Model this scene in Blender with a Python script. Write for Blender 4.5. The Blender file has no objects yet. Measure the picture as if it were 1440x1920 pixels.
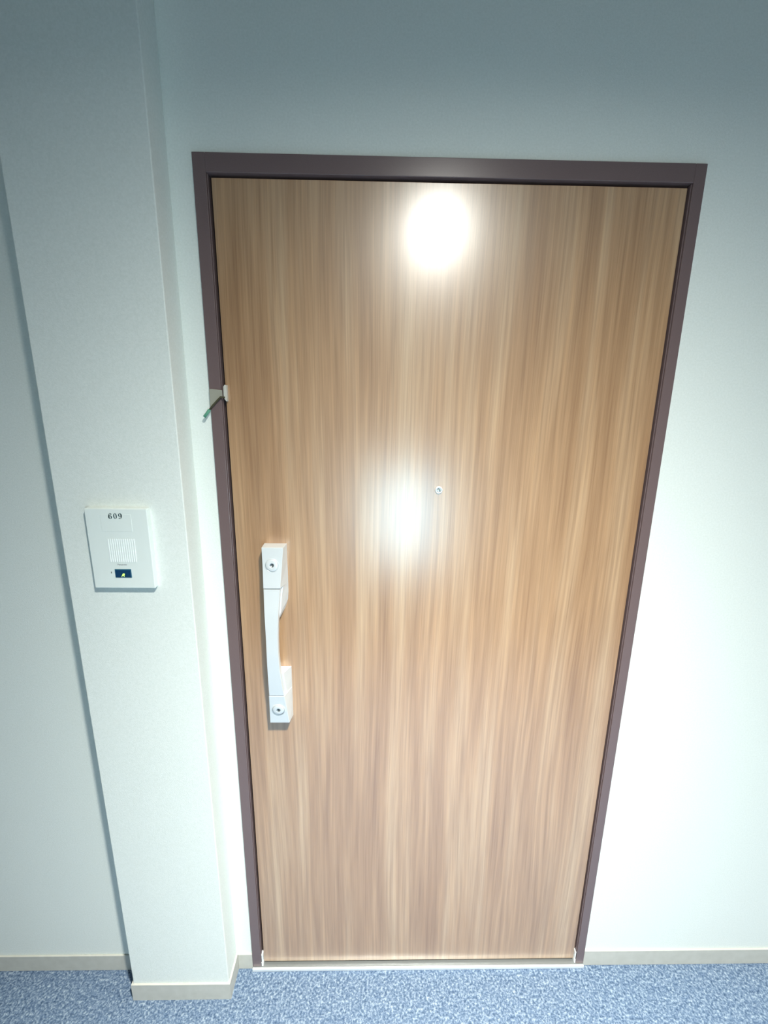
import bpy, bmesh, math
from mathutils import Vector, Matrix

S = bpy.context.scene
COL = S.collection

# ------------------------------------------------------------ camera, light, exposure
cam_d = bpy.data.cameras.new('camera')
cam = bpy.data.objects.new('camera', cam_d)
COL.objects.link(cam)
cam.location = (0.3588, -0.9406, 1.6127)
cam.rotation_euler = (1.3487, -0.0122, -0.0152)
cam_d.sensor_fit = 'HORIZONTAL'
cam_d.sensor_width = 36.0
cam_d.lens = 792.76 / 1440 * 36.0
cam_d.clip_start = 0.02
S.camera = cam

S.view_settings.view_transform = 'Standard'
S.view_settings.look = 'None'
S.view_settings.gamma = 1.0
S.view_settings.use_curve_mapping = False
S.view_settings.exposure = 0.14

w = bpy.data.worlds.new('world')
S.world = w
w.use_nodes = True
w.node_tree.nodes['Background'].inputs[0].default_value = (0.75, 0.9, 1.0, 1)
w.node_tree.nodes['Background'].inputs[1].default_value = 0.004

CEIL = 2.42
LX, LY = 0.595, -0.965
LX2 = 3.05  # second downlight, added out of view for light from the right
SPOT_POWER = 158.0     # beam shape: cos^2.5 + SPOT_CORE * cos^8
SPOT_CORE = 4.2
PANEL_POWER = 9.3  # glow of the added panel across the corridor


def spot(name, loc, power, color):
    """recessed ceiling lamp whose reflector throws a soft downward beam"""
    d = bpy.data.lights.new(name, 'SPOT')
    d.energy = power
    d.color = color
    d.spot_size = math.radians(166)
    d.spot_blend = 0.08
    d.shadow_soft_size = 0.052
    d.use_nodes = True
    nt = d.node_tree
    em = nt.nodes['Emission']
    tc = nt.nodes.new('ShaderNodeTexCoord')
    sx = nt.nodes.new('ShaderNodeSeparateXYZ')
    nt.links.new(tc.outputs['Normal'], sx.inputs[0])
    ab = nt.nodes.new('ShaderNodeMath'); ab.operation = 'ABSOLUTE'
    nt.links.new(sx.outputs['Z'], ab.inputs[0])
    p2 = nt.nodes.new('ShaderNodeMath'); p2.operation = 'POWER'
    nt.links.new(ab.outputs[0], p2.inputs[0]); p2.inputs[1].default_value = 2.5
    p8 = nt.nodes.new('ShaderNodeMath'); p8.operation = 'POWER'
    nt.links.new(ab.outputs[0], p8.inputs[0]); p8.inputs[1].default_value = 8.0
    ad = nt.nodes.new('ShaderNodeMath'); ad.operation = 'MULTIPLY_ADD'
    nt.links.new(p8.outputs[0], ad.inputs[0]); ad.inputs[1].default_value = SPOT_CORE
    nt.links.new(p2.outputs[0], ad.inputs[2])
    nt.links.new(ad.outputs[0], em.inputs['Strength'])
    o = bpy.data.objects.new(name, d)
    o.location = loc
    COL.objects.link(o)
    return o


spot('downlight_beam', (LX, LY, CEIL - 0.045), SPOT_POWER, (1.0, 1.0, 0.93))
spot('downlight_beam', (LX2, LY, CEIL - 0.045), SPOT_POWER * 0.7, (1.0, 1.0, 0.93))  # added lamp, unseen: brightens the faces turned to the right


# ------------------------------------------------------------ materials
def new_mat(name, color, rough=0.5, metal=0.0, coat=0.0, coat_r=0.1, spec=0.5, emis=None, es=0.0):
    m = bpy.data.materials.new(name)
    m.use_nodes = True
    b = m.node_tree.nodes['Principled BSDF']
    b.inputs['Base Color'].default_value = (*color, 1)
    b.inputs['Roughness'].default_value = rough
    b.inputs['Metallic'].default_value = metal
    b.inputs['Coat Weight'].default_value = coat
    b.inputs['Coat Roughness'].default_value = coat_r
    b.inputs['Specular IOR Level'].default_value = spec
    if emis:
        b.inputs['Emission Color'].default_value = (*emis, 1)
        b.inputs['Emission Strength'].default_value = es
    return m


def N(m, t, **kw):
    n = m.node_tree.nodes.new(t)
    for k, v in kw.items():
        setattr(n, k, v)
    return n


def L(m, a, b):
    m.node_tree.links.new(a, b)


def coords(m, scale):
    tc = N(m, 'ShaderNodeTexCoord')
    mp = N(m, 'ShaderNodeMapping')
    mp.inputs['Scale'].default_value = scale
    L(m, tc.outputs['Object'], mp.inputs['Vector'])
    return mp.outputs['Vector']


def noise(m, vec, scale, detail=2.0, rough=0.5, dist=0.0):
    n = N(m, 'ShaderNodeTexNoise')
    n.inputs['Scale'].default_value = scale
    n.inputs['Detail'].default_value = detail
    n.inputs['Roughness'].default_value = rough
    n.inputs['Distortion'].default_value = dist
    L(m, vec, n.inputs['Vector'])
    return n.outputs['Fac']


def ramp(m, fac, stops):
    r = N(m, 'ShaderNodeValToRGB')
    e = r.color_ramp.elements
    while len(e) < len(stops):
        e.new(0.5)
    for el, (p, c) in zip(e, stops):
        el.position = p
        el.color = (*c, 1) if len(c) == 3 else c
    L(m, fac, r.inputs[0])
    return r.outputs['Color']


def mix(m, a, b, fac, mode='MIX'):
    x = N(m, 'ShaderNodeMix', data_type='RGBA', blend_type=mode)
    if isinstance(fac, float):
        x.inputs['Factor'].default_value = fac
    else:
        L(m, fac, x.inputs['Factor'])
    L(m, a, x.inputs[6]); L(m, b, x.inputs[7])
    return x.outputs[2]


def bump(m, h, strength, dist):
    b = N(m, 'ShaderNodeBump')
    b.inputs['Strength'].default_value = strength
    b.inputs['Distance'].default_value = dist
    L(m, h, b.inputs['Height'])
    L(m, b.outputs['Normal'], m.node_tree.nodes['Principled BSDF'].inputs['Normal'])


def bsdf(m):
    return m.node_tree.nodes['Principled BSDF']


# woven wallpaper
M_wall = new_mat('wallpaper', (0.80, 0.87, 0.845), 0.75, spec=0.25)
v = coords(M_wall, (1, 1, 1))
n1 = noise(M_wall, v, 260, 3, 0.6)
c = ramp(M_wall, n1, [(0.3, (0.79, 0.835, 0.785)), (0.7, (0.86, 0.90, 0.855))])
L(M_wall, c, bsdf(M_wall).inputs['Base Color'])
v2 = coords(M_wall, (330, 330, 900))
n2 = noise(M_wall, v2, 1.0, 2, 0.5)
bump(M_wall, n2, 0.35, 0.0012)

M_dim = new_mat('grey_wall_panel', (0.15, 0.15, 0.145), 0.6)
M_ceiling = new_mat('ceiling_paper', (0.25, 0.255, 0.25), 0.85, spec=0.2)

M_base = new_mat('skirting_vinyl', (0.50, 0.49, 0.445), 0.45)
v = coords(M_base, (1, 1, 1))
c = ramp(M_base, noise(M_base, v, 40, 4), [(0.3, (0.545, 0.535, 0.475)), (0.7, (0.60, 0.59, 0.53))])
L(M_base, c, bsdf(M_base).inputs['Base Color'])

# loop pile carpet: blue-grey flecks
M_carpet = new_mat('loop_carpet', (0.2, 0.27, 0.42), 0.95, spec=0.1)
v = coords(M_carpet, (1, 1, 1))
na = noise(M_carpet, v, 170, 3, 0.7)
nb = noise(M_carpet, v, 55, 3, 0.7)
ca = ramp(M_carpet, na, [(0.32, (0.07, 0.118, 0.20)), (0.5, (0.19, 0.265, 0.375)), (0.66, (0.47, 0.555, 0.64))])
cb = ramp(M_carpet, nb, [(0.35, (0.55, 0.62, 0.72)), (0.65, (1.0, 1.0, 1.0))])
L(M_carpet, mix(M_carpet, ca, cb, 0.85, 'MULTIPLY'), bsdf(M_carpet).inputs['Base Color'])
bump(M_carpet, na, 0.9, 0.006)

# wood-print laminate, vertical grain
M_wood = new_mat('wood_laminate', (0.45, 0.29, 0.17), 0.42, spec=0.9, coat=1.0, coat_r=0.27)
bsdf(M_wood).inputs['Coat IOR'].default_value = 2.15
v = coords(M_wood, (1, 1, 1))
warp = noise(M_wood, coords(M_wood, (3.0, 1, 0.5)), 1.3, 1, 0.5)
wx = N(M_wood, 'ShaderNodeMath', operation='MULTIPLY_ADD')
L(M_wood, warp, wx.inputs[0]); wx.inputs[1].default_value = 0.05; wx.inputs[2].default_value = -0.025
cx = N(M_wood, 'ShaderNodeCombineXYZ'); L(M_wood, wx.outputs[0], cx.inputs[0])
va = N(M_wood, 'ShaderNodeVectorMath', operation='ADD')
L(M_wood, v, va.inputs[0]); L(M_wood, cx.outputs[0], va.inputs[1])


def stretched(m, src, sc):
    mp = N(m, 'ShaderNodeMapping')
    mp.inputs['Scale'].default_value = sc
    L(m, src, mp.inputs['Vector'])
    return mp.outputs['Vector']


g1 = noise(M_wood, stretched(M_wood, va.outputs[0], (20, 1, 0.95)), 1.0, 3, 0.55)     # broad bands
g2 = noise(M_wood, stretched(M_wood, va.outputs[0], (105, 1, 2.4)), 1.0, 3, 0.6)     # streaks
g3 = noise(M_wood, stretched(M_wood, va.outputs[0], (450, 1, 4.5)), 1.0, 2, 0.6)     # pores
c1 = ramp(M_wood, g1, [(0.30, (0.41, 0.220, 0.098)), (0.5, (0.52, 0.305, 0.152)), (0.72, (0.63, 0.42, 0.245))])
c2 = ramp(M_wood, g2, [(0.30, (0.76, 0.71, 0.66)), (0.50, (0.95, 0.94, 0.93)), (0.70, (1.13, 1.14, 1.15))])
c3 = ramp(M_wood, g3, [(0.34, (0.84, 0.81, 0.78)), (0.54, (1.0, 1.0, 1.0)), (0.8, (1.06, 1.06, 1.06))])
c12 = mix(M_wood, c1, c2, 1.0, 'MULTIPLY')
c123 = mix(M_wood, c12, c3, 0.8, 'MULTIPLY')
L(M_wood, c123, bsdf(M_wood).inputs['Base Color'])
bump(M_wood, g3, 0.06, 0.0006)

M_frame = new_mat('dark_bronze_frame', (0.082, 0.058, 0.056), 0.30, metal=0.0, spec=0.75)
c = ramp(M_frame, noise(M_frame, coords(M_frame, (1, 1, 1)), 900, 2), [(0.3, (0.155, 0.106, 0.106)), (0.7, (0.185, 0.130, 0.128))])
L(M_frame, c, bsdf(M_frame).inputs['Base Color'])
M_gap = new_mat('black_gasket', (0.006, 0.006, 0.008), 0.7)
M_steel = new_mat('brushed_stainless', (0.86, 0.89, 0.89), 0.38, metal=0.3)
M_plate = new_mat('dull_steel_plate', (0.30, 0.32, 0.32), 0.45, metal=0.6)
M_silver = new_mat('satin_silver', (0.80, 0.84, 0.85), 0.33, metal=0.25, spec=0.6)
M_lock = new_mat('nickel', (0.30, 0.34, 0.35), 0.3, metal=0.6)
M_dark = new_mat('keyhole_dark', (0.01, 0.012, 0.013), 0.5)
M_glass = new_mat('peephole_lens', (0.75, 0.85, 0.86), 0.06, metal=0.9)
M_icom = new_mat('offwhite_plastic', (0.83, 0.895, 0.855), 0.42)
M_icom2 = new_mat('offwhite_plastic_light', (0.89, 0.93, 0.92), 0.35)
M_ink = new_mat('dark_green_ink', (0.02, 0.06, 0.07), 0.6)
M_inkf = new_mat('faded_ink', (0.34, 0.36, 0.37), 0.6)
M_inkr = new_mat('faded_pink_ink', (0.62, 0.52, 0.54), 0.6)
M_btn = new_mat('navy_button', (0.008, 0.05, 0.13), 0.15, coat=0.6)
M_btnl = new_mat('button_edge_blue', (0.03, 0.14, 0.21), 0.25)
M_lit = new_mat('lit_green_icon', (0.4, 0.6, 0.1), 0.5, emis=(0.55, 0.9, 0.2), es=0.9)
M_tape = new_mat('grey_tape', (0.36, 0.35, 0.29), 0.35)
M_cordd = new_mat('green_string', (0.10, 0.33, 0.22), 0.6)
M_cordk = new_mat('dark_olive_string', (0.055, 0.048, 0.02), 0.7)
M_tab = new_mat('cream_plastic', (0.62, 0.60, 0.53), 0.5)
M_lampw = new_mat('white_enamel', (0.85, 0.85, 0.85), 0.4)
M_lens = new_mat('lamp_lens', (0.9, 0.9, 0.9), 0.4, emis=(0.95, 1, 0.98), es=4.0)
M_panel = new_mat('added_panel_glow', (0.8, 0.85, 0.9), 0.5, emis=(0.46, 0.82, 1.0), es=PANEL_POWER)  # added glow, makes the bluish reflection on the door


# ------------------------------------------------------------ helpers
def bx(bm, x0, x1, y0, y1, z0, z1, mi=0):
    vs = [bm.verts.new((x, y, z)) for z in (z0, z1) for y in (y0, y1) for x in (x0, x1)]
    for f in ((0, 1, 3, 2), (4, 6, 7, 5), (0, 4, 5, 1), (2, 3, 7, 6), (0, 2, 6, 4), (1, 5, 7, 3)):
        fa = bm.faces.new([vs[i] for i in f]); fa.material_index = mi
    return vs


def prism(bm, pts, y0, y1, mi=0):
    """polygon in the x-z plane extruded along y"""
    a = [bm.verts.new((x, y0, z)) for x, z in pts]
    b = [bm.verts.new((x, y1, z)) for x, z in pts]
    n = len(pts)
    fs = [bm.faces.new(a), bm.faces.new(b[::-1])]
    for i in range(n):
        fs.append(bm.faces.new((a[i], b[i], b[(i + 1) % n], a[(i + 1) % n])))
    for f in fs:
        f.material_index = mi


def loft(bm, rings, mi=0, close=True):
    rs = [[bm.verts.new(p) for p in r] for r in rings]
    n = len(rs[0])
    for a, b in zip(rs, rs[1:]):
        for i in range(n):
            f = bm.faces.new((a[i], a[(i + 1) % n], b[(i + 1) % n], b[i])); f.material_index = mi
    if close:
        bm.faces.new(rs[0][::-1]).material_index = mi
        bm.faces.new(rs[-1]).material_index = mi


def lathe(bm, prof, seg=40, mis=None, origin=(0, 0, 0), tilt=0.0):
    """profile of (radius, y); axis along y (negative y faces the viewer)"""
    rot = Matrix.Rotation(tilt, 3, 'X')
    o = Vector(origin)
    rings = []
    for r, y in prof:
        if r < 1e-6:
            rings.append([bm.verts.new(o + rot @ Vector((0, y, 0)))])
        else:
            rings.append([bm.verts.new(o + rot @ Vector((r * math.cos(t), y, r * math.sin(t))))
                          for t in (2 * math.pi * k / seg for k in range(seg))])
    for j, (a, b) in enumerate(zip(rings, rings[1:])):
        mi = mis[j] if mis else 0
        for k in range(seg):
            k2 = (k + 1) % seg
            if len(a) == 1:
                f = bm.faces.new((a[0], b[k], b[k2]))
            elif len(b) == 1:
                f = bm.faces.new((a[k], b[0], a[k2]))
            else:
                f = bm.faces.new((a[k], b[k], b[k2], a[k2]))
            f.material_index = mi
            f.smooth = True


def obj(name, bm, mats, parent=None, bevel=0.0, seg=2, kind=None, label=None, cat=None, group=None, smooth=False):
    bmesh.ops.recalc_face_normals(bm, faces=bm.faces)
    me = bpy.data.meshes.new(name)
    bm.to_mesh(me); bm.free()
    for m in (mats if isinstance(mats, (list, tuple)) else [mats]):
        me.materials.append(m)
    if smooth:
        for p in me.polygons:
            p.use_smooth = True
    o = bpy.data.objects.new(name, me)
    COL.objects.link(o)
    if parent:
        o.parent = parent
        o.matrix_parent_inverse = Matrix.Translation(-parent.matrix_world.translation) if False else Matrix()
        o.location = -WORLD[parent.name] if parent.name in WORLD else (0, 0, 0)
        WORLD[o.name] = Vector((0, 0, 0))
    if bevel:
        b = o.modifiers.new('bevel', 'BEVEL')
        b.width = bevel; b.segments = seg; b.limit_method = 'ANGLE'; b.angle_limit = math.radians(35)
        b.harden_normals = False
    if kind: o['kind'] = kind
    if label: o['label'] = label
    if cat: o['category'] = cat
    if group: o['group'] = group
    return o


WORLD = {}     # where a parent's origin stands, so that meshes may be written in room coordinates


def empty(name, loc, label=None, cat=None, kind=None):
    o = bpy.data.objects.new(name, None)
    o.empty_display_size = 0.05
    o.location = loc
    COL.objects.link(o)
    WORLD[o.name] = Vector(loc)
    if label: o['label'] = label
    if cat: o['category'] = cat
    if kind: o['kind'] = kind
    return o


def B():
    return bmesh.new()


# ------------------------------------------------------------ room shell
X0, X1 = -2.6, 4.3          # corridor ends
YB = -1.78                  # opposite wall
FX0, FX1, FZ = 0.0023, 0.9934, 2.097          # door frame, outer size
PX0, PX1, PY = -0.3102, -0.0449, -0.0671      # pillar

bm = B(); bx(bm, X0 - .1, X1 + .1, YB - .1, 0.15, -0.1, 0.0)
obj('floor', bm, M_carpet, kind='structure', label='blue-grey flecked loop carpet floor of the corridor', cat='floor')
bm = B(); bx(bm, X0 - .1, X1 + .1, YB - .1, 0.15, CEIL, CEIL + .1)
obj('ceiling', bm, M_ceiling, kind='structure', label='plain grey corridor ceiling above the door', cat='ceiling')
bm = B()
bx(bm, X0, FX0, 0, 0.15, 0, CEIL)
bx(bm, FX1, X1, 0, 0.15, 0, CEIL)
bx(bm, FX0, FX1, 0, 0.15, FZ, CEIL)
obj('wall_back', bm, M_wall, kind='structure', label='white textured wallpaper wall around the wooden door', cat='wall')
bm = B(); bx(bm, PX0, PX1, PY, 0, 0, CEIL)
obj('wall_pillar', bm, M_wall, kind='structure', bevel=0.002,
    label='white wallpapered pillar standing out left of the door', cat='wall')
bm = B(); bx(bm, X0, X1, YB - .1, YB, 0, CEIL)
obj('wall_front', bm, M_dim, kind='structure', label='grey wall across the corridor opposite the door', cat='wall')
bm = B(); bx(bm, X0 - .1, X0, YB - .1, 0.15, 0, CEIL)
obj('wall_left', bm, M_dim, kind='structure', label='grey wall closing the left end of the corridor', cat='wall')
bm = B(); bx(bm, X1, X1 + .1, YB - .1, 0.15, 0, CEIL)
obj('wall_right', bm, M_dim, kind='structure', label='grey wall closing the right end of the corridor', cat='wall')


def skirting(name, runs, label):
    bm = B()
    for x0, x1, y0, y1 in runs:
        bx(bm, x0, x1, y0, y1, 0, 0.0575)
    obj(name, bm, M_base, kind='structure', bevel=0.0015, label=label, cat='baseboard')


T = 0.0045
skirting('baseboard_right', [(FX1 + .0005, X1, -T, 0)], 'greige baseboard right of the door')
skirting('baseboard_left', [(X0, PX0, -T, 0)], 'greige baseboard left of the pillar')
skirting('baseboard_door_side', [(PX1 + T, FX0 - .0005, -T, 0)], 'short greige baseboard between pillar and door frame')
bm = B()
o_ = [(PX0 - T, 0), (PX0 - T, PY - T), (PX1 + T, PY - T), (PX1 + T, 0)]
i_ = [(PX0, 0), (PX0, PY), (PX1, PY), (PX1, 0)]
for k in range(3):
    q = [o_[k], o_[k + 1], i_[k + 1], i_[k]]
    a = [bm.verts.new((x, y, 0)) for x, y in q]; b = [bm.verts.new((x, y, 0.0575)) for x, y in q]
    bm.faces.new(a); bm.faces.new(b[::-1])
    for e in range(4):
        bm.faces.new((a[e], b[e], b[(e + 1) % 4], a[(e + 1) % 4]))
bmesh.ops.remove_doubles(bm, verts=bm.verts, dist=1e-5)
obj('baseboard_pillar', bm, M_base, kind='structure', label='greige baseboard wrapping the foot of the pillar', cat='baseboard')
skirting('baseboard_front', [(X0, X1, YB, YB + T)], 'greige baseboard along the opposite wall')

# ------------------------------------------------------------ the door
door = empty('door_1', (0.5, 0, 0), 'brown wood-grain apartment door in a dark bronze metal frame', 'door', 'structure')
IN0, IN1, INZ = 0.0270, 0.9708, 2.0640        # inner edge of the frame face
YF = -0.0055                                  # frame front
LF0, LF1, LFZ, LFY = 0.0340, 0.9655, 2.0585, 0.0025   # leaf
SILL = 0.0105

bm = B()
bx(bm, FX0, IN0, YF, 0.10, SILL, FZ)
bx(bm, IN1, FX1, YF, 0.10, SILL, FZ)
bx(bm, IN0, IN1, YF, 0.10, INZ, FZ)
# stepped rebate lip just inside the face on both jambs
bx(bm, IN0, IN0 + 0.0022, YF + 0.0035, 0.10, SILL, INZ)
bx(bm, IN1 - 0.0022, IN1, YF + 0.0035, 0.10, SILL, INZ)
frame = obj('door_frame', bm, M_frame, door, bevel=0.0013, seg=3)
bm = B()
bx(bm, IN0, LF0 + 0.012, LFY + 0.014, 0.09, SILL, INZ)
bx(bm, LF1 - 0.012, IN1, LFY + 0.014, 0.09, SILL, INZ)
bx(bm, IN0, IN1, LFY + 0.014, 0.09, LFZ - 0.012, INZ)
obj('gasket', bm, M_gap, door)

bm = B()
bx(bm, LF0, LF1, LFY, LFY + 0.013, 0.0185, LFZ)
leaf = obj('door_leaf', bm, M_wood, door, bevel=0.0008)

bm = B()
bx(bm, FX0 - 0.0005, FX1 + 0.0005, -0.0060, 0.11, 0.0, SILL - 0.0002)
sill = obj('threshold', bm, M_plate, door)
bm = B()
bx(bm, FX0 - 0.0005, FX1 + 0.0005, -0.0120, -0.0060, 0.0, SILL)
nose = obj('threshold_nosing', bm, M_steel, sill, bevel=0.002, seg=3, label='bright metal front edge of the threshold')
nose.location = (0, 0, 0)
for x0, x1 in ((0.0282, 0.0330), (0.9664, 0.9700)):
    bm = B()
    bx(bm, x0, x1, -0.003, 0.010, SILL, 0.052)
    bx(bm, x0 - 0.0004, x1 + 0.0004, -0.0045, 0.010, SILL, 0.024)
    obj('corner_piece', bm, M_icom2, door, bevel=0.001, label='small white corner piece at the foot of the frame')

# peephole
bm = B()
lathe(bm, [(0.0, -0.0012), (0.0028, -0.0018), (0.0042, -0.0006), (0.0046, -0.0030), (0.0078, -0.0034), (0.0088, -0.0018), (0.0088, 0.004)],
      32, [1, 1, 2, 0, 0, 0], (0.4990, LFY, 1.4520))
obj('peephole', bm, [M_steel, M_glass, M_dark], door)

# pull handle
handle_root_z = [
    # z, face left, face right, depth of the front face
    (1.3235, .1018, .1505, .032), (1.2825, .1026, .1463, .034), (1.2271, .1032, .1412, .0400),
    (1.1710, .1038, .1365, .046), (1.1380, .1043, .1345, .0475), (1.1053, .1047, .1329, .048), (1.0641, .1043, .1324, .048),
    (1.0203, .1035, .1336, .045), (0.9850, .1030, .1358, .0415), (0.9499, .1022, .1392, .037), (0.8670, .0990, .1470, .027)]


def at(z):
    for (z1, a1, b1, d1), (z0, a0, b0, d0) in zip(handle_root_z, handle_root_z[1:]):
        if z0 <= z <= z1:
            t = (z - z0) / (z1 - z0)
            return a0 + t * (a1 - a0), b0 + t * (b1 - b0), d0 + t * (d1 - d0)
    return handle_root_z[0][1:] if z > 1.3 else handle_root_z[-1][1:]


def ring(z, bl, br, yb, fl, fr, yf):
    return [(bl, yb, z), (br, yb, z), (fr, yf, z), (fl, yf, z)]


bm = B()
# upper bracket: full depth down to the seam, then a tail behind the grip
rs = []
for z in (1.3235, 1.2825, 1.2285):
    a, b_, d = at(z); rs.append(ring(z, .0995, .1515, LFY, a, b_, -d))
loft(bm, rs)
a, b_, d = at(1.2285)
rs = [ring(1.2285, .0995, .1515, LFY, a, b_ + .003, -(d - .0165))]
for z, br in ((1.2050, .1512), (1.1850, .1495), (1.1650, .1430), (1.1480, .1330), (1.1400, .1290)):
    a, b_, d = at(z); rs.append(ring(z, .1010, br, LFY, a, min(b_ + .002, br), -(d - .0165)))
loft(bm, rs)
# lower bracket
rs = []
for z in (0.9490, 0.9080, 0.8670):
    a, b_, d = at(z); rs.append(ring(z, .0985, .1510, LFY, a, b_, -d))
loft(bm, rs)
rs = []
for z in (1.0060, 0.9850, 0.9490):
    a, b_, d = at(z); rs.append(ring(z, .0990, .1510, LFY, a + .001, b_ + .003, -(d - .0165)))
loft(bm, rs)
handle = obj('door_handle', bm, M_silver, door, bevel=0.0009, label='silver pull handle with two key cylinders')

bm = B()
rs = []
zs = [1.2262 - (1.2262 - 0.9512) * k / 28 for k in range(29)]
for z in zs:
    a, b_, d = at(z)
    rs.append([(a + .001, -(d - .0155), z), (b_ - .0006, -(d - .0155), z), (b_, -d + .002, z), (b_ - .001, -d, z), (a + .001, -d, z), (a, -d + .002, z)])
loft(bm, rs)
grip = obj('grip_bar', bm, M_silver, handle)
grip.location = (0, 0, 0)

for x, z, dd in ((.1240, 1.2825, .0338), (.1226, .9085, .0322)):
    tilt = 0.0
    bm = B()
    lathe(bm, [(0.0, 0.0012), (0.0013, 0.0010), (0.0016, -0.0016), (0.0042, -0.0010), (0.0046, -0.0026), (0.0062, -0.0028),
               (0.0115, -0.0022), (0.0138, -0.0016), (0.0142, -0.0004), (0.0146, -0.0002), (0.0150, -0.0014), (0.0156, -0.0014), (0.0158, 0.003)],
          48, [2, 2, 1, 1, 0, 0, 0, 0, 3, 3, 0, 0], (x, -dd, z), math.radians(-4 if z > 1 else 7))
    bx(bm, x - .0004, x + .0004, -dd - .0017, -dd + .001, z - .003, z + .003, 2)
    k = obj('lock_cylinder', bm, [M_silver, M_lock, M_dark, M_lock], handle)
    k.location = (0, 0, 0)

# ------------------------------------------------------------ seal left on the jamb
seal = empty('seal_strip', (0.018, YF, 1.65), 'torn strip of greyish tape with a green string stuck across the left door jamb', 'tape')
bm = B()
prism(bm, [(.0028, 1.6640), (.0065, 1.6650), (.0300, 1.6632), (.0300, 1.6500), (.0180, 1.6420), (.0030, 1.6275)], YF - 0.0022, YF - 0.0001)
obj('tape', bm, M_tape, seal, bevel=0.0004)
bm = B()
pts = [Vector((.0355, -0.0085, 1.6480)), Vector((.0270, -.0100, 1.6485)), Vector((.0200, -.0095, 1.6420)),
       Vector((.0100, -.0095, 1.6320)), Vector((.0020, -.0105, 1.6225)), Vector((-.0040, -.0120, 1.6140)), Vector((-.0095, -.0130, 1.6070))]
def cord(i0, i1, wv, flat):
    bm = B(); rs = []
    for i in range(i0, i1 + 1):
        p = pts[i]
        t = (pts[min(i + 1, len(pts) - 1)] - pts[max(i - 1, 0)]).normalized()
        u = t.cross(Vector((0, 1, 0))).normalized(); vv = t.cross(u)
        rs.append([tuple(p + u * (wv * math.cos(q)) + vv * (flat * math.sin(q))) for q in (2 * math.pi * k / 10 for k in range(10))])
    loft(bm, rs)
    return bm


bm.free()
st = obj('string', cord(0, 4, 0.0019, 0.0012), M_cordk, seal, smooth=True, label='dark olive string')
se = obj('string_end', cord(4, 6, 0.0032, 0.0013), M_cordd, st, smooth=True, label='flat green end of the string')
se.location = (0, 0, 0)
bm = B()
prism(bm, [(.0330, 1.6700), (.0360, 1.6740), (.0395, 1.6735), (.0392, 1.6410), (.0375, 1.6400), (.0345, 1.6440), (.0325, 1.6500)], -0.0080, LFY - 0.0002)
obj('tab', bm, M_tab, seal, bevel=0.0007, label='cream plastic tab on the door edge')

# ------------------------------------------------------------ intercom on the pillar
IY = -0.0805
ic = empty('intercom', (-.1808, PY, 1.2457), 'off-white wall intercom marked 609 with a blue call button on the pillar', 'intercom')
IX0, IX1, IZ0, IZ1 = -.2447, -.1166, 1.2457, 1.4203
bm = B(); bx(bm, IX0, IX1, IY, PY, IZ0, IZ1)
obj('housing', bm, M_icom, ic, bevel=0.0016, seg=3)
F = IY
bm = B()
bx(bm, -.2130, -.1500, F - .0004, F + .001, 1.3715, 1.4085)
obj('name_plate', bm, M_icom, ic, bevel=0.0003)
bm = B()
bx(bm, -.2080, -.1500, F - .00015, F + .001, 1.3655, 1.3670)
obj('plate_seam', bm, M_inkf, ic) if False else bm.free()
bm = B()
for k in range(13):
    x = -.2035 + k * (.0535 / 12)
    bx(bm, x - .0009, x + .0009, F - .0010, F + .001, 1.3045, 1.3560 - .0)
obj('speaker_grille', bm, M_icom2, ic, bevel=0.0003)


def ellipse(cx, cz, rx, rz, n=28, a0=0.0, a1=2 * math.pi):
    return [(cx + rx * math.cos(a0 + (a1 - a0) * k / n), cz + rz * math.sin(a0 + (a1 - a0) * k / n)) for k in range(n + 1)]


def band(bm, outer, inner, y0, y1):
    for k in range(len(outer) - 1):
        q = [outer[k], outer[k + 1], inner[k + 1], inner[k]]
        prism(bm, q, y0, y1)


def digit0(bm, cx, cz, h, y0, y1):
    band(bm, ellipse(cx, cz, .31 * h, .5 * h), ellipse(cx, cz, .13 * h, .455 * h), y0, y1)


def digit6(bm, cx, cz, h, y0, y1, flip=False):
    s = -1 if flip else 1
    def tr(pts): return [(cx + s * x * h, cz + s * z * h) for x, z in pts]
    bo = ellipse(0, -.18, .31, .32); bi = ellipse(0.01, -.18, .125, .275)
    band(bm, tr(bo), tr(bi), y0, y1)
    n = 18
    so, si = [], []
    for k in range(n + 1):
        t = math.radians(188 - 128 * k / n)
        so.append((.05 + .36 * math.cos(t), -.14 + .64 * math.sin(t)))
        th = .185 * (1 - k / n) + .045
        si.append((.05 + (.36 - th) * math.cos(t), -.14 + (.64 - .05) * math.sin(t)))
    band(bm, tr(so), tr(si), y0, y1)
    prism(bm, tr(ellipse(.19, .36, .085, .085, 16))[:-1], y0, y1)


bm = B()
hgt = .0118
digit6(bm, -.1925, 1.4048, hgt, F - .0007, F + .0002)
digit0(bm, -.1822, 1.4048, hgt, F - .0007, F + .0002)
digit6(bm, -.1719, 1.4048, hgt, F - .0007, F + .0002, True)
obj('room_number', bm, M_ink, ic, label='dark green serif digits 609')

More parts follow.
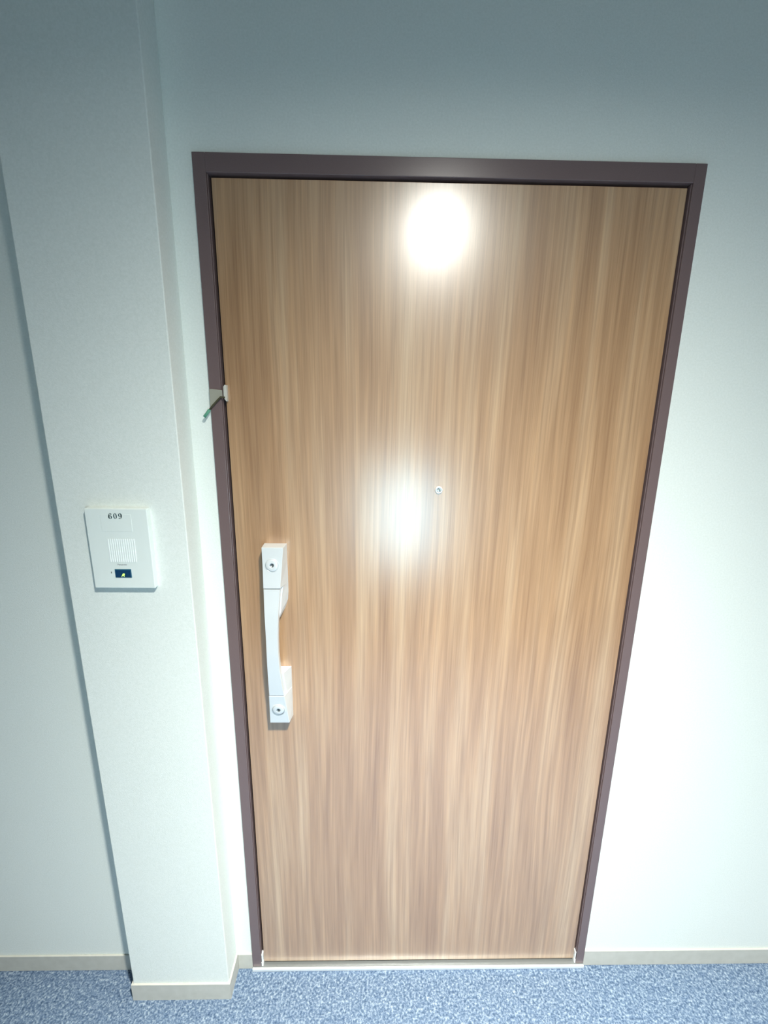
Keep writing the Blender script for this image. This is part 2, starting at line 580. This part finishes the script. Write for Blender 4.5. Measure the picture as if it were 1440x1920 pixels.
cu = bpy.data.curves.new('maker_text', 'FONT')
cu.body = 'Panasonic'
cu.size = 0.0050
cu.align_x = 'CENTER'; cu.align_y = 'CENTER'
cu.extrude = 0.0001
cu.offset = 0.00008
to = bpy.data.objects.new('maker_text', cu)
COL.objects.link(to)
bpy.context.view_layer.update()
me = bpy.data.meshes.new_from_object(to.evaluated_get(bpy.context.evaluated_depsgraph_get()))
bpy.data.objects.remove(to)
me.transform(Matrix.Translation((-.1805, F - .0002, 1.2990)) @ Matrix.Rotation(math.pi / 2, 4, 'X'))
me.materials.clear(); me.materials.append(M_inkf)
lg = bpy.data.objects.new('maker_lettering', me)
COL.objects.link(lg); lg.parent = ic; lg.location = -WORLD['intercom']
lg['label'] = 'tiny grey maker lettering'

bm = B()
bx(bm, -.1975, -.1632, F - .0012, F + .001, 1.2700, 1.2890, 1)
bx(bm, -.1963, -.1644, F - .0018, F + .001, 1.2708, 1.2868, 0)
btn = obj('call_button', bm, [M_btn, M_btnl], ic, bevel=0.0004, label='dark blue call button')
bm = B()
# lit pictogram: a small bell-like figure
prism(bm, [(-.1842, 1.2722), (-.1832, 1.2726), (-.1808, 1.2752), (-.1795, 1.2736), (-.1785, 1.2724), (-.1776, 1.2730), (-.1780, 1.2752),
           (-.1768, 1.2768), (-.1766, 1.2786), (-.1776, 1.2796), (-.1790, 1.2800), (-.1806, 1.2792), (-.1818, 1.2776), (-.1832, 1.2748)],
      F - .0021, F - .0015)
ico = obj('lit_icon', bm, M_lit, btn, label='glowing yellow-green pictogram')
ico.location = (0, 0, 0)
bm = B()
bx(bm, -.2062, -.2050, F - .0004, F + .0005, 1.2790, 1.2830)
obj('microphone_slot', bm, M_dark, ic)

# ------------------------------------------------------------ inferred downlight, plus added unseen second downlight and blue panel
def downlight(x, y, label):
    dl = empty('downlight', (x, y, CEIL), label, 'ceiling light')
    dl['group'] = 'downlights along the corridor ceiling'
    bm = B()
    seg = 48
    prof = [(0.055, CEIL - .0005), (0.056, CEIL - .006), (0.072, CEIL - .005), (0.076, CEIL - .0005)]
    rings = [[bm.verts.new((x + q * math.cos(2 * math.pi * k / seg), y + q * math.sin(2 * math.pi * k / seg), z)) for k in range(seg)] for q, z in prof]
    for a, b in zip(rings, rings[1:] + rings[:1]):
        for k in range(seg):
            bm.faces.new((a[k], a[(k + 1) % seg], b[(k + 1) % seg], b[k]))
    obj('trim_ring', bm, M_lampw, dl, smooth=True)
    bm = B()
    bmesh.ops.create_cone(bm, cap_ends=True, segments=48, radius1=0.0545, radius2=0.0545, depth=0.002,
                          matrix=Matrix.Translation((x, y, CEIL - .0015)))
    obj('lens', bm, M_lens, dl)


downlight(LX, LY, 'round white recessed downlight in the ceiling in front of the door')
downlight(LX2, LY, 'added unseen downlight further along the corridor, for light from the right')

WX, WZ = 0.548, 0.97
wl = empty('added_light_panel', (WX, YB, WZ - .25), 'added unseen pale blue glowing panel opposite the door, for its reflection and fill', 'added light')  # added panel, no such lamp known; bluish door reflection and fill
bm = B()
bx(bm, WX - .195, WX + .195, YB, YB + .03, WZ - .31, WZ + .31)
obj('housing', bm, M_lampw, wl, bevel=0.006)  # casing of the added panel
bm = B()
bx(bm, WX - .17, WX + .17, YB + .025, YB + .036, WZ - .285, WZ + .285)
obj('added_glow_face', bm, M_panel, wl, bevel=0.003)
